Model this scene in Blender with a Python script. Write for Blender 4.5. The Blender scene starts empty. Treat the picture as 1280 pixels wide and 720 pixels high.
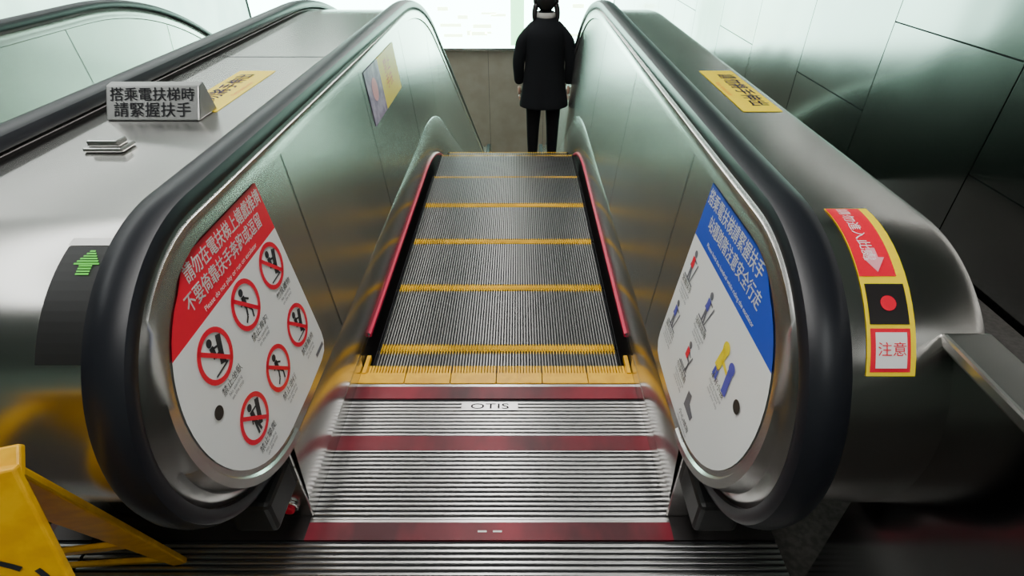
import bpy, math, random
from mathutils import Vector
random.seed(3)
D=bpy.data; SC=bpy.context.scene
def link(o): SC.collection.objects.link(o); return o
# ---------------- materials
def mat(name,col,rough=.5,metal=0,emit=None,es=0,noise=None,bump=0,scale=(1,1,1),nscale=20,rvar=0,spec=None,bdist=.002):
    m=D.materials.new(name); m.use_nodes=True; nt=m.node_tree; b=nt.nodes['Principled BSDF']
    b.inputs['Base Color'].default_value=(*col,1); b.inputs['Roughness'].default_value=rough; b.inputs['Metallic'].default_value=metal
    if spec is not None: b.inputs['Specular IOR Level'].default_value=spec
    if emit: b.inputs['Emission Color'].default_value=(*emit,1); b.inputs['Emission Strength'].default_value=es
    if noise or bump or rvar:
        tc=nt.nodes.new('ShaderNodeTexCoord'); mp=nt.nodes.new('ShaderNodeMapping'); mp.inputs['Scale'].default_value=scale
        n=nt.nodes.new('ShaderNodeTexNoise'); n.inputs['Scale'].default_value=nscale; n.inputs['Detail'].default_value=4 if not bump else 1
        nt.links.new(tc.outputs['Object'],mp.inputs[0]); nt.links.new(mp.outputs[0],n.inputs['Vector'])
        if noise:
            r=nt.nodes.new('ShaderNodeValToRGB'); r.color_ramp.elements[0].position=.38; r.color_ramp.elements[1].position=.62
            r.color_ramp.elements[0].color=(*col,1); r.color_ramp.elements[1].color=(*noise,1)
            nt.links.new(n.outputs[0],r.inputs[0]); nt.links.new(r.outputs[0],b.inputs['Base Color'])
        if rvar:
            mr=nt.nodes.new('ShaderNodeMapRange'); mr.inputs['To Min'].default_value=rough-rvar; mr.inputs['To Max'].default_value=rough+rvar
            nt.links.new(n.outputs[0],mr.inputs[0]); nt.links.new(mr.outputs[0],b.inputs['Roughness'])
        if bump:
            bp=nt.nodes.new('ShaderNodeBump'); bp.inputs['Strength'].default_value=bump; bp.inputs['Distance'].default_value=bdist
            nt.links.new(n.outputs[0],bp.inputs['Height']); nt.links.new(bp.outputs[0],b.inputs['Normal'])
    return m
STEEL=mat('brushed_steel',(.60,.59,.565),.27,1,noise=(.56,.55,.53),nscale=3)
PANEL=mat('panel_steel',(.50,.50,.475),.27,1,noise=(.56,.56,.53),nscale=1.5)
DECKM=mat('deck_steel',(.52,.505,.48),.23,1,noise=(.58,.565,.54),nscale=1.5)
RIBM=mat('rib_aluminium',(.44,.43,.425),.30,1)
GROOVE=mat('groove_dark',(.018,.018,.020),.7,.0,spec=.2)
STEPM=mat('step_aluminium',(.155,.15,.148),.33,1)
RUBBER=mat('handrail_rubber',(.010,.011,.015),.36,0,spec=.4)
BLACK=mat('black_plastic',(.012,.012,.012),.45)
SKIRT=mat('skirt_dark',(.05,.045,.045),.38,.7)
REDB=mat('red_brush_strip',(.62,.01,.07),.4)
REDF=mat('red_floor_paint',(.055,.007,.012),.40,.0,noise=(.22,.009,.024),nscale=3.2,scale=(1,.5,1),spec=.3)
YEL=mat('yellow_paint',(.86,.47,.0),.45,0,noise=(.74,.37,.0),nscale=25)
YELW=mat('yellow_worn',(.78,.44,.0),.6,.0,noise=(.50,.28,.0),nscale=4,spec=.25)
WHITE=mat('sign_white',(.80,.80,.78),.35)
RED=mat('sign_red',(.80,.005,.035),.35)
BLUE=mat('sign_blue',(.015,.07,.50),.35)
INK=mat('sign_ink',(.02,.02,.025),.5)
GREYI=mat('sign_grey_ink',(.14,.14,.16),.5)
SYEL=mat('sticker_yellow',(.95,.72,.0),.4)
SBLUE=mat('sticker_blue_ink',(.08,.08,.42),.5)
ORANGE=mat('sign_orange',(.85,.25,.03),.4)
PINK=mat('sign_pink',(.85,.35,.40),.4)
PURP=mat('poster_purple',(.22,.14,.28),.4,noise=(.45,.35,.5),nscale=18)
GREEN=mat('arrow_led',(.05,.4,.05),.5,emit=(.20,1,.03),es=.4)
WALLM=mat('wall_steel_dark',(.20,.20,.197),.15,1,noise=(.235,.235,.23),bump=.5,bdist=.012,scale=(1,1,.8),nscale=1.8)
WALLB=mat('wall_brown_panel',(.30,.24,.20),.4,.1,noise=(.34,.28,.235),nscale=3)
SEAM=mat('seam_black',(.01,.01,.01),.7)
FLOOR=mat('floor_granite',(.045,.04,.037),.28,0,noise=(.08,.07,.065),nscale=60)
FLOORB=mat('floor_granite_lower',(.20,.17,.14),.3,0,noise=(.24,.20,.17),nscale=40)
CEIL=mat('ceiling_paint',(.26,.255,.25),.8)
BACKW=mat('wall_plaster_grey',(.28,.27,.255),.7)
LB=mat('lightbox_face',(.9,1,.95),.5,emit=(.58,1,.83),es=18)
LB2=mat('lightbox_print',(.8,.9,.8),.5,emit=(.25,.85,.35),es=6.0)
LB3=mat('lightbox_print_b',(.8,.9,.8),.5,emit=(.70,.95,.50),es=10)
LAMP=mat('lamp_diffuser',(1,1,1),.5,emit=(1,.98,.95),es=20)
LAMP2=mat('lamp_diffuser_side',(1,1,1),.5,emit=(.97,1,.98),es=7)
COAT=mat('coat_black',(.008,.009,.011),.9,bump=.3,nscale=40,spec=.2)
PANTS=mat('trousers_black',(.008,.008,.010),.8,spec=.2)
SKIN=mat('skin',(.55,.34,.25),.5)
HAIR=mat('hair_black',(.008,.007,.007),.5)
SCARF=mat('scarf_light',(.45,.43,.40),.8)
PLATE=mat('plate_steel',(.36,.36,.35),.42,1)
# ---------------- mesh helpers
def mobj(name,v,f,m,parent=None,smooth=False,idx=None):
    me=D.meshes.new(name); me.from_pydata([tuple(p) for p in v],[],f)
    ms=m if isinstance(m,list) else [m]
    for a in ms: me.materials.append(a)
    if idx: me.polygons.foreach_set('material_index',idx)
    if smooth: me.polygons.foreach_set('use_smooth',[True]*len(me.polygons))
    me.update(); o=link(D.objects.new(name,me))
    if parent: o.parent=parent
    return o
def empty(name,loc=(0,0,0)):
    o=link(D.objects.new(name,None)); o.location=loc; o.empty_display_size=.2; return o
class MB:
    def __init__(s): s.v=[];s.f=[];s.i=[]
    def box(s,x0,x1,y0,y1,z0,z1,i=0):
        n=len(s.v)
        s.v+=[(x0,y0,z0),(x1,y0,z0),(x1,y1,z0),(x0,y1,z0),(x0,y0,z1),(x1,y0,z1),(x1,y1,z1),(x0,y1,z1)]
        for q in ((0,3,2,1),(4,5,6,7),(0,1,5,4),(1,2,6,5),(2,3,7,6),(3,0,4,7)):
            s.f.append(tuple(n+a for a in q)); s.i.append(i)
    def poly(s,pts,i=0):
        n=len(s.v); s.v+=pts; s.f.append(tuple(range(n,n+len(pts)))); s.i.append(i)
    def make(s,name,m,parent=None,bevel=0,smooth=False):
        o=mobj(name,s.v,s.f,m,parent,smooth,s.i)
        if bevel:
            b=o.modifiers.new('bevel','BEVEL'); b.width=bevel; b.segments=2; b.limit_method='ANGLE'
        return o
def box(name,x0,x1,y0,y1,z0,z1,m,parent=None,bevel=0):
    b=MB(); b.box(x0,x1,y0,y1,z0,z1); return b.make(name,m,parent,bevel)
def loft(name,rows,m,parent=None,closed=False,smooth=True,caps=False):
    n=len(rows[0]); v=[p for r in rows for p in r]; f=[]
    for a in range(len(rows)-1):
        for b in range(n if closed else n-1):
            c=(b+1)%n; f.append((a*n+b,a*n+c,(a+1)*n+c,(a+1)*n+b))
    o=mobj(name,v,f,m,parent,smooth)
    if smooth:
        e=o.modifiers.new('es','EDGE_SPLIT'); e.split_angle=math.radians(40)
    return o
# ---------------- escalator track
YS=3.40; R0=1.5; R1=2.5; DROP=4.1; CY=.97; CZ=.65
A30=math.radians(30)
def track():
    s=[]
    for k in range(0,11): s.append((CY+(YS-CY)*k/10,0,0))
    for k in range(1,17):
        a=A30*k/16; s.append((YS+R0*math.sin(a),-R0*(1-math.cos(a)),a))
    y,z,_=s[-1]; dl=DROP+z-R1*(1-math.cos(A30)); dy=dl/math.tan(A30)
    for k in range(1,9): s.append((y+dy*k/8,z-dl*k/8,A30))
    y,z,_=s[-1]; yc=y+R1*math.sin(A30)
    for k in range(1,9):
        a=A30*(1-k/8); s.append((yc-R1*math.sin(a),-DROP+R1*(1-math.cos(a)),a))
    for k in range(1,4): s.append((yc+.55*k/3,-DROP,0))
    return s
TR=track(); YE=TR[-1][0]
def tz(y):
    for a,b in zip(TR,TR[1:]):
        if a[0]<=y<=b[0]: return a[1]+(b[1]-a[1])*(y-a[0])/(b[0]-a[0])
    return 0 if y<TR[0][0] else -DROP
def off(h,tr=None): return [(y+h*math.sin(a),z+h*math.cos(a),h) for y,z,a in (tr or TR)]
def fam(r,stub=.0):
    p=[]
    if stub: p.append((CY+stub,CZ-r,CZ-r))
    for k in range(0,49):
        a=math.radians(-90-180*k/48); p.append((CY+r*math.cos(a),CZ+r*math.sin(a),CZ+r*math.sin(a)))
    p+=off(CZ+r)[1:]
    for k in range(1,25):
        a=math.radians(90-180*k/24); p.append((YE+r*math.cos(a),-DROP+CZ+r*math.sin(a),CZ+r*math.sin(a)))
    return p
def lean(h): return .49+.09*h
def sweepfam(name,sec,s,cx,m,parent,closed=False,stub=0):
    cols=[fam(r,stub) for _,r in sec]
    rows=[]
    for j in range(len(cols[0])):
        row=[]
        for c,(x,_) in zip(cols,sec):
            y,z,h=c[j]; xx=x(h) if callable(x) else x
            row.append((cx+s*xx,y,z))
        rows.append(row)
    return loft(name,rows,m,parent,closed)
def sweeptr(name,sec,s,cx,m,parent,y0=None):
    tr=list(TR)
    if y0 is not None: tr=[(y0,0,0)]+[t for t in TR if t[0]>y0]
    cols=[off(h,tr) for _,h in sec]
    rows=[[(cx+s*x,c[j][0],c[j][1]) for c,(x,_) in zip(cols,sec)] for j in range(len(tr))]
    return loft(name,rows,m,parent)
def side(s,cx,parent,tag,outer):
    n=lambda a:a+'_'+tag
    sweeptr(n('skirt'),[(.505,-.35),(.532,-.3),(.535,.045)],s,cx,SKIRT,parent,y0=1.55)
    sweeptr(n('skirt_brush'),[(.535,.046),(.524,.050),(.524,.064),(.535,.070)],s,cx,REDB,parent,y0=1.70)
    sweeptr(n('inner_deck'),[(.536,.07),(.530,.09),(.519,.325),(.524,.332)],s,cx,STEEL,parent,y0=.93)
    MBx=MB(); xs=sorted((cx+s*.5335,cx+s*.545)); MBx.box(xs[0],xs[1],.93,1.56,0,.075)
    xs=sorted((cx+s*.536,cx+s*.545)); MBx.box(xs[0],xs[1],1.56,1.70,.04,.075); MBx.make(n('landing_skirt'),STEEL,parent)
    sweeptr(n('panel'),[(lean(.33),.33),(lean(.5),.5),(lean(.97),.97)],s,cx,PANEL,parent)
    for nm,yc,zb,dr in (('near',CY,0,-1),('far',YE,-DROP,1)):
        pts=[(cx+s*lean(CZ),yc,zb+CZ)]; N=28
        for k in range(N+1):
            a=math.radians(90+180*k/N); r=.32
            z=CZ+r*math.sin(a); pts.append((cx+s*lean(z),yc-dr*r*math.cos(a),zb+z))
        f=[(0,k,k+1) for k in range(1,N+1)]
        mobj(n('newel_panel_'+nm),pts,f,PANEL,parent)
    sweepfam(n('newel_frame'),[(lambda h:lean(h)-.001,.298),(lambda h:lean(h)-.008,.303),(lambda h:lean(h)-.008,.322),(lambda h:max(.562,lean(h)-.006),.334),(.568,.348),(.574,.352),(.582,.366)],s,cx,STEEL,parent)
    sweepfam(n('handrail_guide'),[(.578,.354),(.59,.372),(.622,.372),(.64,.352),(.64,.30)],s,cx,SKIRT,parent,stub=.1)
    sec=[(.568,.364),(.564,.380),(.570,.395),(.585,.402),(.606,.405),(.627,.402),(.642,.395),(.648,.380),(.644,.364)]
    sweepfam(n('handrail_belt'),sec,s,cx,RUBBER,parent,closed=True,stub=.06)
    mb=MB()
    for L in (1.43,2.32,3.23):
        y,z,a=L,0,0
        q=[]
        for h in (.335,.96):
            for d in (-.0018,.0018): q.append((cx+s*(lean(h)-.0015),y+d,z+h))
        mb.poly([q[0],q[1],q[3],q[2]])
    for k in (20,26,29,31,33):
        y,z,a=TR[k]; q=[]
        for h in (.335,.96):
            for d in (-.002,.002): q.append((cx+s*(lean(h)-.0015),y+h*math.sin(a)+d*math.cos(a),z+h*math.cos(a)-d*math.sin(a)))
        mb.poly([q[0],q[1],q[3],q[2]])
    mb.make(n('panel_seams'),SEAM,parent)
    b=MB(); xs=sorted((cx+s*.533,cx+s*.70)); b.box(xs[0],xs[1],.925,1.25,0,.24)
    xs=sorted((cx+s*.533,cx+s*.562)); b.box(xs[0],xs[1],.925,1.25,.24,.325); b.make(n('plinth'),STEEL,parent,.004)
    xs=sorted((cx+s*.548,cx+s*.664)); box(n('handrail_inlet'),xs[0],xs[1],.785,.98,.150,.268,BLACK,parent,.014)
    if outer:
        xo=outer
        sweepfam(n('outer_deck'),[(.636,.33),(.648,.350),(xo-.03,.350),(xo-.01,.345),(xo,.33)],s,cx,DECKM,parent)
        top=fam(.33); X=cx+s*xo
        i0=48; v=[];f=[]
        for j in range(i0,i0+len(TR)):
            y,z,h=top[j]; yb,zb,ab=TR[j-i0]
            v+=[(X,y,z),(X,yb,zb-.5)]
        for k in range(len(TR)-1): f.append((2*k,2*k+1,2*k+3,2*k+2))
        mobj(n('outer_side'),v,f,DECKM,parent)
        for nm,yc,zb,dr in (('near',CY,0,-1),('far',YE,-DROP,1)):
            pts=[(X,yc,zb+CZ)]
            for k in range(29):
                a=math.radians(90+180*k/28); pts.append((X,yc-dr*.33*math.cos(a),zb+CZ+.33*math.sin(a)))
            mobj(n('outer_end_'+nm),pts,[(0,k,k+1) for k in range(1,29)],DECKM,parent)
        xs=sorted((cx+s*.70,cx+s*(xo-.01))); box(n('outer_plinth'),xs[0],xs[1],.93,1.3,0,.36,DECKM,parent,.003)
def steps(cx,parent):
    b=MB(); P=.44; k=-1; NR=84
    while True:
        y0=1.675+P*k; y1=y0+P
        if y0>YE-.1: break
        ya=max(y0,1.50); z=tz((y0+y1)/2) if y0>3.4 else 0
        b.box(cx-.5,cx+.5,ya,y1-.004,z-.30,z-.012,1)
        w=1.0/NR
        for i in range(NR):
            x0=cx-.5+i*w+w*.25; x1=x0+w*.44
            yy=ya if k<0 else ya+.034
            if k>=0: b.box(x0,x1,ya,yy,z-.012,z,2)
            b.box(x0,x1,yy,y1-.026,z-.012,z,0)
            b.box(x0,x1,y1-.026,y1-.004,z-.012,z,2)
        if k>=0: b.box(cx-.488,cx+.488,ya,ya+.034,z-.013,z-.008,2)
        b.box(cx-.5,cx-.488,ya,y1-.004,z-.012,z,1); b.box(cx+.488,cx+.5,ya,y1-.004,z-.012,z,1)
        k+=1
    b.make('steps',[STEPM,GROOVE,YELW],parent)
def comb(cx,parent,yb,z,d):
    b=MB(); W=1.07; n=6
    for i in range(n):
        x0=cx-W/2+W*i/n+.0015; x1=cx-W/2+W*(i+1)/n-.0015
        b.box(x0,x1,min(yb,yb+d*.055),max(yb,yb+d*.055),z-.01,z+.006)
        m=15
        for j in range(m):
            xa=x0+(x1-x0)*(j+.1)/m; xb=x0+(x1-x0)*(j+.85)/m
            b.box(xa,xb,min(yb+d*.055,yb+d*.098),max(yb+d*.055,yb+d*.098),z-.012,z+.003)
    for sx in (-1,1):
        xa=cx+sx*.522; b.box(xa-.008,xa+.008,min(yb+d*.05,yb+d*.15),max(yb+d*.05,yb+d*.15),z-.01,z+.012)
    b.make('comb_plate',[YEL],parent,.001)
def escalator(cx,lo,ro):
    e=empty('escalator',(cx,0,0)); 
    side(-1,cx,e,'left',lo); side(1,cx,e,'right',ro)
    steps(cx,e); comb(cx,e,1.477,0,1); comb(cx,e,YE-.1,-DROP,-1)
    b=MB(); P=.0165
    def ribs(y0,y1,x0,x1):
        y=y0
        b.box(x0,x1,y0,y1,-.012,-.005,1)
        while y+P<=y1+.001:
            prof=[(0,-.005),(.0012,-.0008),(.003,.0006),(.0085,.0006),(.0103,-.0008),(.0115,-.005)]
            n=len(b.v)
            for X in (x0,x1):
                for dy,dz in prof: b.v.append((X,y+dy,dz))
            m=len(prof)
            for t in range(m-1): b.f.append((n+t,n+t+1,n+m+t+1,n+m+t)); b.i.append(0)
            y+=P
    x0=cx-.54;x1=cx+.54
    b.box(x0,x1,1.463,1.477,-.01,.001,0)
    b.box(x0,x1,1.402,1.463,-.01,.0005,2)
    ribs(1.229,1.402,x0,x1)
    b.box(x0,x1,1.165,1.227,-.01,.0005,2); b.box(x0,x1,1.160,1.165,-.01,.001,0)
    ribs(.912,1.160,x0,x1)
    b.box(x0,x1,.850,.905,-.01,.0005,2); b.box(x0,x1,.905,.912,-.01,.001,0)
    xl,xr=(cx-1.15,cx+.835) if cx==0 else (cx-.95,-1.16)
    b.box(xl,x0,.850,.925,-.01,0,3); b.box(x1,xr,.850,.925,-.01,0,3)
    ribs(.40,.848,xl,xr)
    b.make('landing_plate',[RIBM,GROOVE,REDF,SKIRT],e)
    for c in e.children: c.location.x-=cx
    return e
e=escalator(0,.0,.92)
CX2=-1.83
e2=escalator(CX2,.92,0)
cen=empty('escalator_divider_deck')
cols=[fam(r) for r in (.33,.35,.35,.33)]; xs=[-.636,-.648,-1.182,-1.194]
loft('deck_surface',[[(x,c[j][0],c[j][1]) for x,c in zip(xs,cols)] for j in range(len(cols[0]))],DECKM,cen)
box('deck_plinth',-1.13,-.70,.93,1.3,0,.36,DECKM,cen,.003)
mb=MB()
for L in (2.35,):
    mb.box(-1.165,-.665,L-.0015,L+.0015,1.0,1.0012)
mb.make('deck_seam',SEAM,cen)
# ---------------- 2D shape + text
class S2:
    def __init__(s): s.v=[];s.f=[]
    def poly(s,p): n=len(s.v); s.v+=p; s.f.append(tuple(range(n,n+len(p)))); return s
    def disc(s,c,r,n=20): return s.poly([(c[0]+r*math.cos(2*math.pi*k/n),c[1]+r*math.sin(2*math.pi*k/n)) for k in range(n)])
    def ring(s,c,r0,r1,n=32):
        for k in range(n):
            a=2*math.pi*k/n;b=2*math.pi*(k+1)/n
            s.poly([(c[0]+r0*math.cos(a),c[1]+r0*math.sin(a)),(c[0]+r1*math.cos(a),c[1]+r1*math.sin(a)),(c[0]+r1*math.cos(b),c[1]+r1*math.sin(b)),(c[0]+r0*math.cos(b),c[1]+r0*math.sin(b))])
        return s
    def bar(s,p,q,w):
        dx,dy=q[0]-p[0],q[1]-p[1]; L=math.hypot(dx,dy) or 1; nx,ny=-dy/L*w/2,dx/L*w/2
        return s.poly([(p[0]+nx,p[1]+ny),(p[0]-nx,p[1]-ny),(q[0]-nx,q[1]-ny),(q[0]+nx,q[1]+ny)])
    def rect(s,x0,y0,x1,y1): return s.poly([(x0,y0),(x1,y0),(x1,y1),(x0,y1)])
    def man(s,c,h,pose=0):
        x,y=c; s.disc((x,y+.38*h),.11*h,14)
        s.bar((x,y+.26*h),(x-.02*h,y-.05*h),.17*h)
        if pose==0:
            s.bar((x,y-.03*h),(x+.16*h,y-.26*h),.08*h); s.bar((x+.16*h,y-.26*h),(x+.10*h,y-.48*h),.07*h)
            s.bar((x-.02*h,y-.03*h),(x-.12*h,y-.28*h),.08*h); s.bar((x-.12*h,y-.28*h),(x-.28*h,y-.40*h),.07*h)
            s.bar((x,y+.22*h),(x+.22*h,y+.05*h),.06*h); s.bar((x,y+.22*h),(x-.22*h,y+.08*h),.06*h)
        elif pose==1:
            s.bar((x,y-.03*h),(x+.05*h,y-.48*h),.09*h); s.bar((x-.04*h,y-.03*h),(x-.10*h,y-.48*h),.09*h)
            s.bar((x,y+.22*h),(x+.26*h,y+.20*h),.06*h); s.bar((x-.05*h,y+.2*h),(x-.16*h,y-.08*h),.06*h)
        else:
            s.bar((x-.02*h,y-.03*h),(x+.24*h,y-.06*h),.10*h); s.bar((x+.24*h,y-.06*h),(x+.22*h,y-.40*h),.08*h)
            s.bar((x,y+.2*h),(x+.26*h,y+.12*h),.06*h); s.bar((x-.3*h,y-.42*h),(x+.3*h,y-.42*h),.05*h)
        return s
    def make(s,name,mapf,m,parent): return mobj(name,[mapf(a,b) for a,b in s.v],s.f,m,parent)
def text(name,body,size,pos,mapf,m,parent,rot=0,stretch=1):
    cu=D.curves.new(name,'FONT'); cu.body=body; cu.size=size; cu.align_x='CENTER'; cu.align_y='CENTER'; cu.resolution_u=3
    o=link(D.objects.new(name,cu)); bpy.context.view_layer.update()
    me=D.meshes.new_from_object(o.evaluated_get(bpy.context.evaluated_depsgraph_get()))
    D.objects.remove(o)
    if len(me.vertices)==0: return None
    ca,sa=math.cos(rot),math.sin(rot)
    for v in me.vertices:
        x,y=v.co.x*stretch,v.co.y; x,y=x*ca-y*sa,x*sa+y*ca
        v.co=mapf(pos[0]+x,pos[1]+y)
    me.materials.clear(); me.materials.append(m)
    for p in me.polygons: p.material_index=0
    t=link(D.objects.new(name,me)); t.parent=parent; return t
def btext(name,body,size,pos,mapf,m,parent,d=.0011,**k):
    text(name,body,size,pos,mapf,m,parent,**k)
    text(name+'_weight',body,size,(pos[0]+d,pos[1]),mapf,m,parent,**k)
    text(name+'_weight_b',body,size,(pos[0]+d/2,pos[1]+d*.7),mapf,m,parent,**k)
def notice_outline():
    p=[]
    p.append((1.245,.945)); p.append((.90,.945)); p.append((.865,.925))
    for k in range(1,25):
        a=math.radians(112+ (268-112)*k/24); p.append((CY+.285*math.cos(a),CZ+.285*math.sin(a)))
    p+=[(1.10,.362),(1.22,.366),(1.255,.375),(1.275,.40),(1.28,.43)]
    return p
def clipz(pts,zc,above):
    out=[]
    for a,b in zip(pts,pts[1:]+pts[:1]):
        ia=(a[1]>=zc)==above; ib=(b[1]>=zc)==above
        if ia: out.append(a)
        if ia!=ib:
            t=(zc-a[1])/(b[1]-a[1]); out.append((a[0]+(b[0]-a[0])*t,zc))
    return out
OUT=notice_outline()
def pm(s,eps): return lambda y,z:(s*(lean(z)-eps),y,z)
pn=empty('prohibition_notice')
S2().poly(clipz(OUT,.812,False)).make('notice_board',pm(-1,.0025),WHITE,pn)
S2().poly(clipz(OUT,.812,True)).make('notice_header',pm(-1,.0025),RED,pn)
m4=pm(-1,.0035); m5=pm(-1,.0045)
btext('header_line_a','請勿在電扶梯上嬉戲推擠',.042,(1.055,.912),m4,WHITE,pn,stretch=.80)
btext('header_line_b','不要倚靠扶手奔跑或逗留',.042,(1.02,.864),m4,WHITE,pn,stretch=.80)
text('header_line_c','Please do not play or run on escalator',.017,(1.01,.828),m4,WHITE,pn)
rings=S2(); figs=S2()
C=[(.840,.735),(1.005,.745),(1.168,.748),(.852,.527),(1.012,.535),(1.172,.547)]
poses=[2,0,2,1,0,2]
for (y,z),po in zip(C,poses):
    rings.ring((y,z),.050,.062); figs.man((y,z),.088,po)
    if po!=0: figs.bar((y+.01,z-.03),(y+.035,z+.03),.018)
r2=S2()
for (y,z) in C: r2.bar((y-.042,z+.042),(y+.042,z-.042),.010)
figs.make('pictograms',m4,INK,pn); rings.make('prohibition_rings',m5,RED,pn); r2.make('prohibition_slashes',m5,RED,pn)
for i,(y,z) in enumerate(C):
    text('caption_%d'%i,['禁止坐臥','禁止奔跑','勿放雜物','禁止攀爬','禁止逆行','禁推輪椅'][i],.023,(y+.01,z-.080),m4,INK,pn)
    text('caption_en_%d'%i,'No standing\non the step',.0125,(y+.01,z-.104),m4,GREYI,pn)
S2().disc((.768,.640),.016).make('screw_hole',m5,BLACK,pn)
S2().rect(1.20,.395,1.262,.408).make('maker_label',m4,GREYI,pn)
sn=empty('safety_instruction_notice')
q3=pm(1,.0025);
S2().poly(clipz(OUT,.795,False)).make('notice_board',q3,WHITE,sn)
S2().poly(clipz(OUT,.795,True)).make('notice_header',q3,BLUE,sn)
def rm(eps): return lambda a,b:(lean(b)-eps,1.0-a,b)
k4=rm(.0035);k5=rm(.0045)
btext('header_line_a','搭乘電扶梯請緊握扶手',.044,(-.06,.912),k4,WHITE,sn,stretch=.82)
btext('header_line_b','站穩踏階注意安全行走',.042,(-.02,.862),k4,WHITE,sn,stretch=.82)
text('header_line_c','Please hold the handrail while riding the escalator',.016,(-.0,.816),k4,WHITE,sn)
CR=[(1.205,.715),(1.045,.695),(.875,.665),(1.215,.545),(1.060,.525),(.955,.450)]
g1=S2();g2=S2();g3=S2();g4=S2()
for i,(y,z) in enumerate(CR):
    a=1.0-y
    if i==2:
        g3.disc((a-.02,z+.04),.017).bar((a-.02,z+.03),(a-.03,z-.025),.026); g2.disc((a+.03,z+.025),.015).bar((a+.03,z+.015),(a+.035,z-.045),.024)
        g3.bar((a-.02,z+.01),(a+.02,z+.0),.010); g2.bar((a-.03,z-.02),(a-.035,z-.05),.01); g2.bar((a-.02,z-.02),(a-.018,z-.05),.01)
    elif i==5:
        g1.poly([(a-.03,z-.02),(a+.03,z-.02),(a+.035,z+.0),(a,z+.01),(a-.005,z+.035),(a-.03,z+.03)])
    else:
        g1.man((a,z+.01),.092,[1,1,0,1,2][i])
        (g2 if i%2 else g4).bar((a+.0,z+.035),(a-.002,z+.004),.019)
        g1.bar((a+.035,z+.03),(a+.012,z-.035),.005); g1.bar((a-.035,z-.035),(a+.035,z-.037),.005)
g1.make('pictograms',k4,GREYI,sn); g2.make('pictogram_blue',k5,SBLUE,sn); g3.make('pictogram_yellow',k5,SYEL,sn); g4.make('pictogram_red',k5,RED,sn)
for i,(y,z) in enumerate(CR):
    text('caption_%d'%i,['緊握扶手','站穩踏階','牽好小孩','靠右站立','勿穿拖鞋','小心縫隙'][i],.021,(1-y,z-.052),k4,INK,sn)
    text('caption_en_%d'%i,'Hold the handrail\nface forward\nmind your step',.0115,(1-y,z-.082),k4,GREYI,sn)
S2().disc((1-.775,.65),.016).make('screw_hole',k5,BLACK,sn)
po=empty('panel_poster')
S2().rect(2.38,.70,2.64,.93).make('poster_photo',pm(-1,.003),PURP,po)
S2().rect(2.64,.70,3.02,.93).make('poster_text_area',pm(-1,.003),SYEL,po)
text('poster_text','禁止\n手扶',.07,(2.8,.83),pm(-1,.004),ORANGE,po)
S2().disc((2.5,.83),.05).make('poster_figure',pm(-1,.004),PINK,po)
def sticker(s,x0,x1,y0,y1):
    st=empty('caution_sticker'); z=1.0012
    mobj('sticker_sheet',[(x0,y0,z),(x1,y0,z),(x1,y1,z),(x0,y1,z)],[(0,1,2,3)],SYEL,st)
    xc=(x0+x1)/2;yc=(y0+y1)/2
    f=lambda a,b:(xc-s*b*1.0,yc+s*a,z+.001)
    btext('sticker_text','請勿將手伸出',.064,(0,.012),f,SBLUE,st,d=.002)
    text('sticker_text_en','Keep hands inside',.022,(0,-.043),f,ORANGE,st)
    return st
sticker(1,-.960,-.825,1.63,2.12)
sticker(-1,.765,.885,1.63,2.12)
def cm(xc,eps,sk=0):
    def f(a,b):
        ph=b/.35
        return (xc+a+sk*b,CY-(.35+eps)*math.sin(-ph),CZ+(.35+eps)*math.cos(ph))
    return f
def patch(name,f,a0,a1,b0,b1,m,parent,n=12):
    v=[];F=[]
    for k in range(n+1):
        b=b0+(b1-b0)*k/n; v+=[f(a0,b),f(a1,b)]
    for k in range(n): F.append((2*k,2*k+1,2*k+3,2*k+2))
    return mobj(name,v,F,m,parent)
dn=empty('no_entry_notice')
XC=.757; SKW=.06
f2=cm(XC,.0015,SKW);f3=cm(XC,.0025,SKW);f4=cm(XC,.004,SKW)
patch('notice_border',f2,-.044,.042,-.35,.025,SYEL,dn)
patch('notice_red',f3,-.043,.024,-.170,.022,RED,dn)
text('notice_text','請勿進入此處',.026,(-.016,-.06),f4,WHITE,dn,rot=math.pi/2*-1)
S2().poly([(-.028,-.130),(.012,-.130),(-.008,-.162)]).bar((-.008,-.13),(-.008,-.108),.018).make('notice_arrow',f4,PINK,dn)
patch('notice_dark_box',f3,-.038,.032,-.260,-.185,SKIRT,dn)
patch('notice_red_box',f3,-.038,.032,-.343,-.267,RED,dn)
patch('notice_white_box',f4,-.030,.025,-.336,-.274,WHITE,dn,6)
text('notice_box_text','注意',.026,(-.002,-.305),cm(XC,.0055,SKW),RED,dn)
S2().disc((-.002,-.222),.014).make('notice_symbol',f4,RED,dn)
dd=empty('direction_display')
h2=cm(-.712,.004);h3=cm(-.712,.008);h4=cm(-.712,.010)
patch('display_frame',h2,-.045,.055,-.335,-.085,STEEL,dd)
patch('display_frame_top',cm(-.712,.006),-.045,.055,-.104,-.085,WHITE,dd)
patch('display_screen',h3,-.040,.055,-.33,-.108,BLACK,dd)
g=S2()
for i in range(6):
    w=.023-.0036*i; yy=-.150+i*.0055
    g.rect(-w+.012,yy,w+.012,yy+.0033)
for i in range(4): g.rect(.0,-.171+i*.0055,.024,-.1677+i*.0055)
g.make('green_arrow',h4,GREEN,dd)
hs=empty('handrail_notice_plate')
b=MB(); x0,x1=-1.105,-.835
b.v=[(x0,1.545,1.001),(x1,1.545,1.001),(x1,1.66,1.001),(x0,1.66,1.001),(x0,1.60,1.085),(x1,1.60,1.085),(x1,1.63,1.09),(x0,1.63,1.09)]
b.f=[(0,3,2,1),(4,5,6,7),(0,1,5,4),(1,2,6,5),(2,3,7,6),(3,0,4,7)]; b.i=[0]*6
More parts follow.
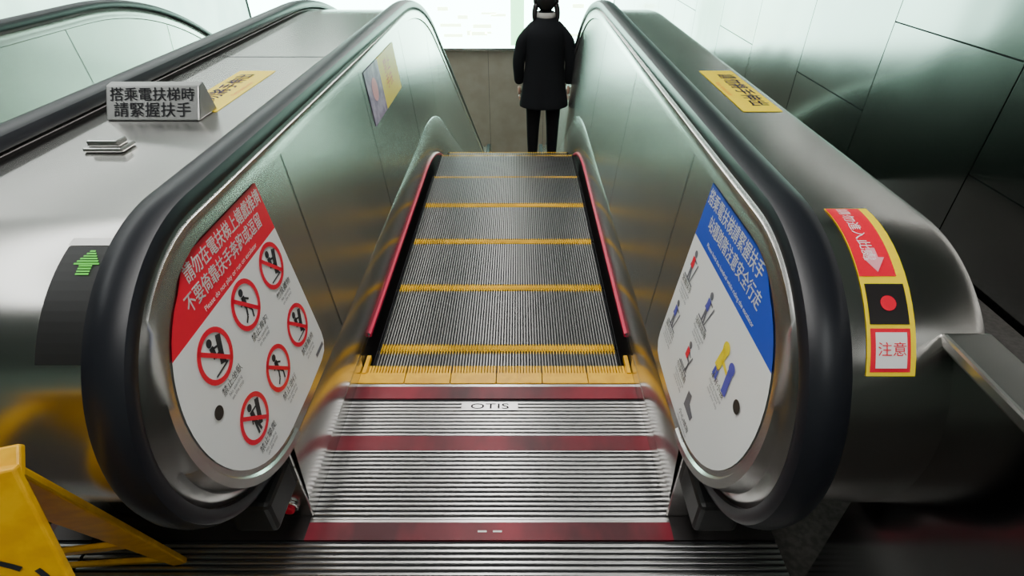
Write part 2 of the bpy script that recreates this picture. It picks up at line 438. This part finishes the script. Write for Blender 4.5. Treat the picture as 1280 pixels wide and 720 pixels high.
b.make('plate_body',PLATE,hs,.004)
PX0,PX1=x0,x1
def pf(a,bb):
    t=bb/.10; return ((PX0+PX1)/2+a,1.545+.055*t-.0015,1.001+.084*t+.0008)
btext('plate_text_a','搭乘電扶梯時',.041,(0,.072),pf,INK,hs)
btext('plate_text_b','請緊握扶手',.045,(0,.028),pf,INK,hs)
br=empty('deck_bracket')
b=MB(); b.box(-1.01,-.91,1.30,1.36,1.001,1.012); b.box(-1.0,-.92,1.31,1.35,1.012,1.028); b.make('bracket_body',STEEL,br,.004)
sb=empty('emergency_stop_button')
v=[];F=[];N=24
for y,r in ((.924,.026),(.916,.026),(.914,.022),(.914,.018),(.905,.018),(.902,.013)):
    for k in range(N): v.append((-.590+r*math.cos(2*math.pi*k/N),y,.060+r*math.sin(2*math.pi*k/N)))
idx=[]
for a in range(5):
    for k in range(N): F.append((a*N+k,a*N+(k+1)%N,(a+1)*N+(k+1)%N,(a+1)*N+k)); idx.append(0 if a<3 else 1)
F.append(tuple(5*N+k for k in range(N))); idx.append(1)
mobj('button_body',v,F,[STEEL,RED],sb,idx=idx)
text('landing_label','OTIS',.036,(-.02,1.362),lambda a,b:(a,b,.0022),GROOVE,e,stretch=1.9)
box('landing_label_plate',-.125,.085,1.345,1.380,-.004,.0012,RIBM,e,.001)
mbk=MB()
for x in (-.02,.025): mbk.box(x-.014,x+.012,.874,.879,.0005,.0012)
mbk.make('landing_lock_tabs',PLATE,e)
# ---------------- caution A-frame
af=empty('caution_floor_sign')
def slab(name,P,t,m,parent):
    n=(P[1]-P[0]).cross(P[3]-P[0]).normalized()*t
    v=[p for p in P]+[p+n for p in P]
    o=mobj(name,v,[(0,3,2,1),(4,5,6,7),(0,1,5,4),(1,2,6,5),(2,3,7,6),(3,0,4,7)],m,parent)
    bb=o.modifiers.new('b','BEVEL'); bb.width=.004; bb.segments=2; return o
V=Vector
TR_=V((-.655,.50,.835)); W_=V((-.34,-.10,0)); TL=TR_+W_
BR=V((-.855,.80,.0)); BL=BR+V((-.36,-.02,0)); FR=V((-.545,.25,0)); FL=FR+W_*1.1
slab('front_board',[FL,FR,TR_,TL],.016,YEL,af)
def bar(name,p,q,w0,w1,t):
    d=(q-p).normalized(); ac=(TL-TR_).normalized(); ac=(ac-d*d.dot(ac)).normalized()
    return slab(name,[p,q,q+ac*w1,p+ac*w0],t,YEL,af)
def lerp(a,b,t): return a+(b-a)*t
bar('rear_leg_right',BR,TR_,.035,.085,.016)
bar('rear_leg_left',BL-(BL-BR).normalized()*.04,TL-(TL-TR_).normalized()*.07,.035,.075,.016)
slab('rear_crossbar',[lerp(BL,TL,.015),lerp(BR,TR_,.015),lerp(BR,TR_,.055),lerp(BL,TL,.055)],.014,YEL,af)
slab('rear_crossbar_mid',[lerp(BL,TL,.30),lerp(BR,TR_,.30),lerp(BR,TR_,.35),lerp(BL,TL,.35)],.014,YEL,af)
slab('hinge_cap',[lerp(FL,TL,.97),lerp(FR,TR_,.97),TR_+V((-.01,.03,.005)),TL+V((-.01,.03,.005))],.016,YEL,af)
ex=(TR_-TL).normalized(); ez=((TL+TR_)/2-(FL+FR)/2); ez=(ez-ex*ez.dot(ex)).normalized()
en=ex.cross(ez).normalized()
if en.y>0: en=-en
def fmr(a,b): return TR_ + ex*(a-.17) + ez*b + en*.0185
text('board_text','小心',.12,(.05,-.20),fmr,INK,af)
text('board_text_low','地滑',.12,(.05,-.34),fmr,INK,af)
text('board_text_en','CAUTION',.06,(.0,-.50),fmr,INK,af)
# ---------------- parapet on right
pp=empty('side_parapet')
box('parapet_body',.845,.905,-1.5,.715,-.013,.875,WALLM,pp)
box('parapet_cap',.828,.916,-1.5,.722,.875,.900,STEEL,pp,.006)
# ---------------- room
XR=2.3; XL=-6.2; YB=-4; YF=14; ZT=2.9
box('floor',XL,XR,YB,1.25,-.3,-.013,FLOOR)
box('floor_lower',XL,XR,YE-1.2,YF,-DROP-.2,-DROP-.013,FLOORB)
box('ceiling',XL,XR,YB,YF,ZT,ZT+.1,CEIL)
box('wall_back',XL,XR,YB-.1,YB,-.3,ZT,BACKW)
box('wall_left',XL-.1,XL,YB,YF,-DROP-.2,ZT,WALLM)
box('wall_slab_front',XL,XR,1.15,1.25,-DROP,-.3,BACKW)
rw=MB(); rw.box(XR+.012,XR+.1,YB,YF,-DROP-.2,ZT,1)
y=-3.52; c=0
while y<YF:
    yb=min(y+1.0,YF)
    zs=[-DROP-.2,-2.9,-1.7,-.5,.43,1.6,ZT] if c%2 else [-DROP-.2,-3.2,-2.0,-.8,.95,1.9,ZT]
    for a,b_ in zip(zs,zs[1:]): rw.box(XR,XR+.015,y+.004,yb-.004,a+.004,b_-.004,0)
    y+=1.0; c+=1
rw.make('wall_right',[WALLM,SEAM])
fw=MB(); fw.box(XL,XR,YF+.012,YF+.1,-DROP-.2,ZT,1)
xs_=[XL]
while xs_[-1]<XR: xs_.append(min(xs_[-1]+1.386,XR))
for a,b_ in zip(xs_,xs_[1:]): fw.box(a+.004,b_-.004,YF,YF+.015,-DROP-.2,-1.36,0); fw.box(a+.004,b_-.004,YF,YF+.015,1.25,ZT,0)
fw.make('wall_far',[WALLB,SEAM])
lb=empty('backlit_map_lightbox')
b=MB(); b.box(XL+.05,XR-.02,YF-.08,YF+.012,-1.31,1.2); b.make('lightbox_diffuser',LB,lb)
b=MB(); b.box(XL+.02,XR-.01,YF-.10,YF,-1.36,-1.31); b.box(XL+.02,XR-.01,YF-.10,YF,1.2,1.25); b.make('lightbox_frame',STEEL,lb)
b=MB()
b.box(-.10,.22,YF-.086,YF-.081,-1.25,1.15,0)
for i in range(16):
    xx=random.uniform(-2.2,-.5); zz=random.uniform(-1.1,.0); b.box(xx,xx+random.uniform(.1,.5),YF-.086,YF-.081,zz,zz+random.uniform(.03,.12),1)
for i in range(10):
    xx=random.uniform(.5,1.8); zz=random.uniform(-1.1,.0); b.box(xx,xx+random.uniform(.1,.4),YF-.086,YF-.081,zz,zz+random.uniform(.03,.12),1)
b.make('lightbox_print',[LB2,LB3],lb)
ns=24
def stairs(xa,xb):
    b=MB(); b.box(xa,xb,1.26,3.4,-.3,-.013)
    for i in range(ns):
        z=-.013-(i+1)*(DROP/ns); b.box(xa,xb,3.4+i*.29,3.4+(i+1)*.29,z-.3 if i<ns-2 else z-.02,z)
    b.make('side_staircase',FLOOR)
stairs(1.02,XR-.03); stairs(XL+.03,-2.85)
def lamp(x,y0,y1,w,m):
    l=empty('ceiling_lamp'); box('lamp_diffuser',x-w/2,x+w/2,y0,y1,ZT-.06,ZT-.04,m,l); box('lamp_housing',x-w/2-.03,x+w/2+.03,y0-.03,y1+.03,ZT-.04,ZT-.001,STEEL,l)
lamp(-.15,-1.0,9.0,.30,LAMP)
lamp(-2.6,0,9.0,.40,LAMP2)
lamp(1.2,-2.5,-.8,.6,LAMP2)
lamp(-4.6,2,12,.3,LAMP2)
lamp(-1.2,11,13.0,2.4,LAMP2)
# ---------------- person
pe=empty('commuter')
PYc=5.02; PZ=tz(4.975)
pe.location=(.318,PYc,PZ); pe.scale=(.95,.95,.95)
def skin(name,verts,edges,rad,m,root=0,sub=2):
    me=D.meshes.new(name); me.from_pydata(verts,edges,[]); me.materials.append(m)
    o=link(D.objects.new(name,me)); o.parent=pe
    o.modifiers.new('skin','SKIN').use_smooth_shade=True
    for i,sv in enumerate(me.skin_vertices[0].data):
        r=rad[i]; sv.radius=r if isinstance(r,tuple) else (r,r); sv.use_root=(i==root)
    s=o.modifiers.new('sub','SUBSURF'); s.levels=sub; s.render_levels=sub
    return o
bv=[(0,0,.93),(0,.0,1.12),(0,.0,1.30),(0,.01,1.44),(0,.02,1.53),
 (-.09,0,.88),(-.10,.015,.50),(-.10,-.01,.10),(-.105,.04,.045),(-.115,.14,.035),
 (.09,0,.88),(.095,.03,.50),(.095,.02,.10),(.10,.07,.045),(.11,.17,.035)]
be=[(0,1),(1,2),(2,3),(3,4),(0,5),(5,6),(6,7),(7,8),(8,9),(0,10),(10,11),(11,12),(12,13),(13,14)]
br_=[(.15,.11),(.13,.10),(.15,.11),.055,.05,.095,.068,.046,.042,.035,.095,.068,.046,.042,.035]
skin('body_and_trousers',bv,be,br_,PANTS)
for s,t in ((-1,'left'),(1,'right')):
    skin('sleeve_'+t,[(s*.10,0,1.40),(s*.180,0,1.380),(s*.245,-.01,1.13),(s*.235,.05,.90)],[(0,1),(1,2),(2,3)],[.070,.074,.062,.050],COAT,1)
    w=V((s*.235,.055,.885))
    skin('palm_'+t,[tuple(w),tuple(w+V((0,.01,-.045))),tuple(w+V((0,.015,-.085)))],[(0,1),(1,2)],[(.022,.026),(.018,.036),(.014,.036)],SKIN)
    for i in range(4):
        yy=.045-.022*i; L=[.028,.031,.029,.023][i]
        p0=w+V((0,yy-.015,-.085)); p1=p0+V((-s*.003,0,-L)); p2=p1+V((-s*.010,0,-L*.8)); p3=p2+V((-s*.014,0,-L*.5))
        skin('finger_%s_%d'%(t,i),[tuple(p0),tuple(p1),tuple(p2),tuple(p3)],[(0,1),(1,2),(2,3)],[.010,.009,.008,.007],SKIN)
    p0=w+V((0,.03,-.03)); p1=p0+V((-s*.012,.022,-.025)); p2=p1+V((-s*.010,.006,-.028))
    skin('thumb_'+t,[tuple(p0),tuple(p1),tuple(p2)],[(0,1),(1,2)],[.012,.010,.008],SKIN)
rows=[]; N=40
for z,rx,ry,cy in ((.715,.232,.185,.0),(.73,.235,.187,0),(.79,.225,.175,0),(.86,.212,.16,0),(.95,.198,.15,0),(1.08,.182,.135,0),(1.20,.185,.135,0),(1.32,.198,.135,0),(1.38,.195,.125,0),(1.43,.150,.10,0),(1.475,.095,.08,.005),(1.52,.075,.072,.01),(1.54,.07,.068,.01)):
    row=[]
    fold=max(0,(1.0-z))*.06
    for k in range(N):
        a=2*math.pi*k/N; f=1+fold*math.cos(a*7+z*2)
        if z<.9 and abs(a-1.5*math.pi)<.12: f*=.93
        row.append((rx*f*math.cos(a),cy+ry*f*math.sin(a),z))
    rows.append(row)
o=loft('coat',rows,COAT,pe,closed=True)
o.modifiers.clear(); so=o.modifiers.new('sol','SOLIDIFY'); so.thickness=.012; ss=o.modifiers.new('sub','SUBSURF'); ss.levels=1; ss.render_levels=1
rows=[]
for z,r in ((1.475,.080),(1.490,.090),(1.515,.090),(1.53,.080)):
    rows.append([(r*math.cos(2*math.pi*k/N),.012+r*.95*math.sin(2*math.pi*k/N),z) for k in range(N)])
loft('scarf',rows,SCARF,pe,closed=True)
def ell(name,c,r,m,seg=32,rg=20,fn=None):
    rows=[]
    for i in range(rg+1):
        th=math.pi*i/rg
        row=[]
        for k in range(seg):
            a=2*math.pi*k/seg; p=V((math.sin(th)*math.cos(a),math.sin(th)*math.sin(a),math.cos(th)))
            if fn: p=fn(p)
            row.append((c[0]+r[0]*p.x,c[1]+r[1]*p.y,c[2]+r[2]*p.z))
        rows.append(row)
    o=loft(name,rows,m,pe,closed=True); o.modifiers.clear(); return o
def hf(p):
    p=p.copy()
    if p.z<0: p.x*=1+.28*p.z
    if p.z<-.3 and p.y<0: p.y*=.75
    if p.y>.8 and abs(p.x)<.25 and -.25<p.z<.1: p.y+=.16*(1-abs(p.x)/.25)
    return p
ell('head',(0,.035,1.625),(.077,.095,.115),SKIN,fn=hf)
def hair(p):
    p=p.copy()
    if p.y>.1 and p.z<.45: p.y=.1+(p.y-.1)*.1
    return p
ell('hair',(0,.018,1.640),(.090,.100,.118),HAIR,fn=hair)
for s in (-1,1):
    ell('ear_muff' ,(s*.092,.03,1.615),(.022,.036,.042),HAIR,seg=16,rg=10)
    ell('eye',(s*.030,.122,1.630),(.012,.008,.008),WHITE,seg=12,rg=8)
    skin('hair_lock',[(s*.085,.0,1.60),(s*.105,-.015,1.52),(s*.10,-.02,1.44)],[(0,1),(1,2)],[.028,.024,.015],HAIR)
ell('mouth',(0,.118,1.565),(.022,.008,.006),RED,seg=12,rg=8)
for s,dy in ((-1,0),(1,.03)):
    ell('shoe',(s*.107,.075+dy,.040),(.048,.135,.040),BLACK)
# ---------------- world + camera
w=D.worlds.new('World'); SC.world=w; w.use_nodes=True
w.node_tree.nodes['Background'].inputs[0].default_value=(.10,.11,.11,1); w.node_tree.nodes['Background'].inputs[1].default_value=.5
cam=D.cameras.new('camera'); co=link(D.objects.new('camera',cam)); SC.camera=co
co.location=(.086,0,1.51); co.rotation_euler=(math.radians(90-35.5),0,0)
cam.sensor_width=36; cam.lens=18.9; cam.shift_x=-.00625; cam.clip_start=.02
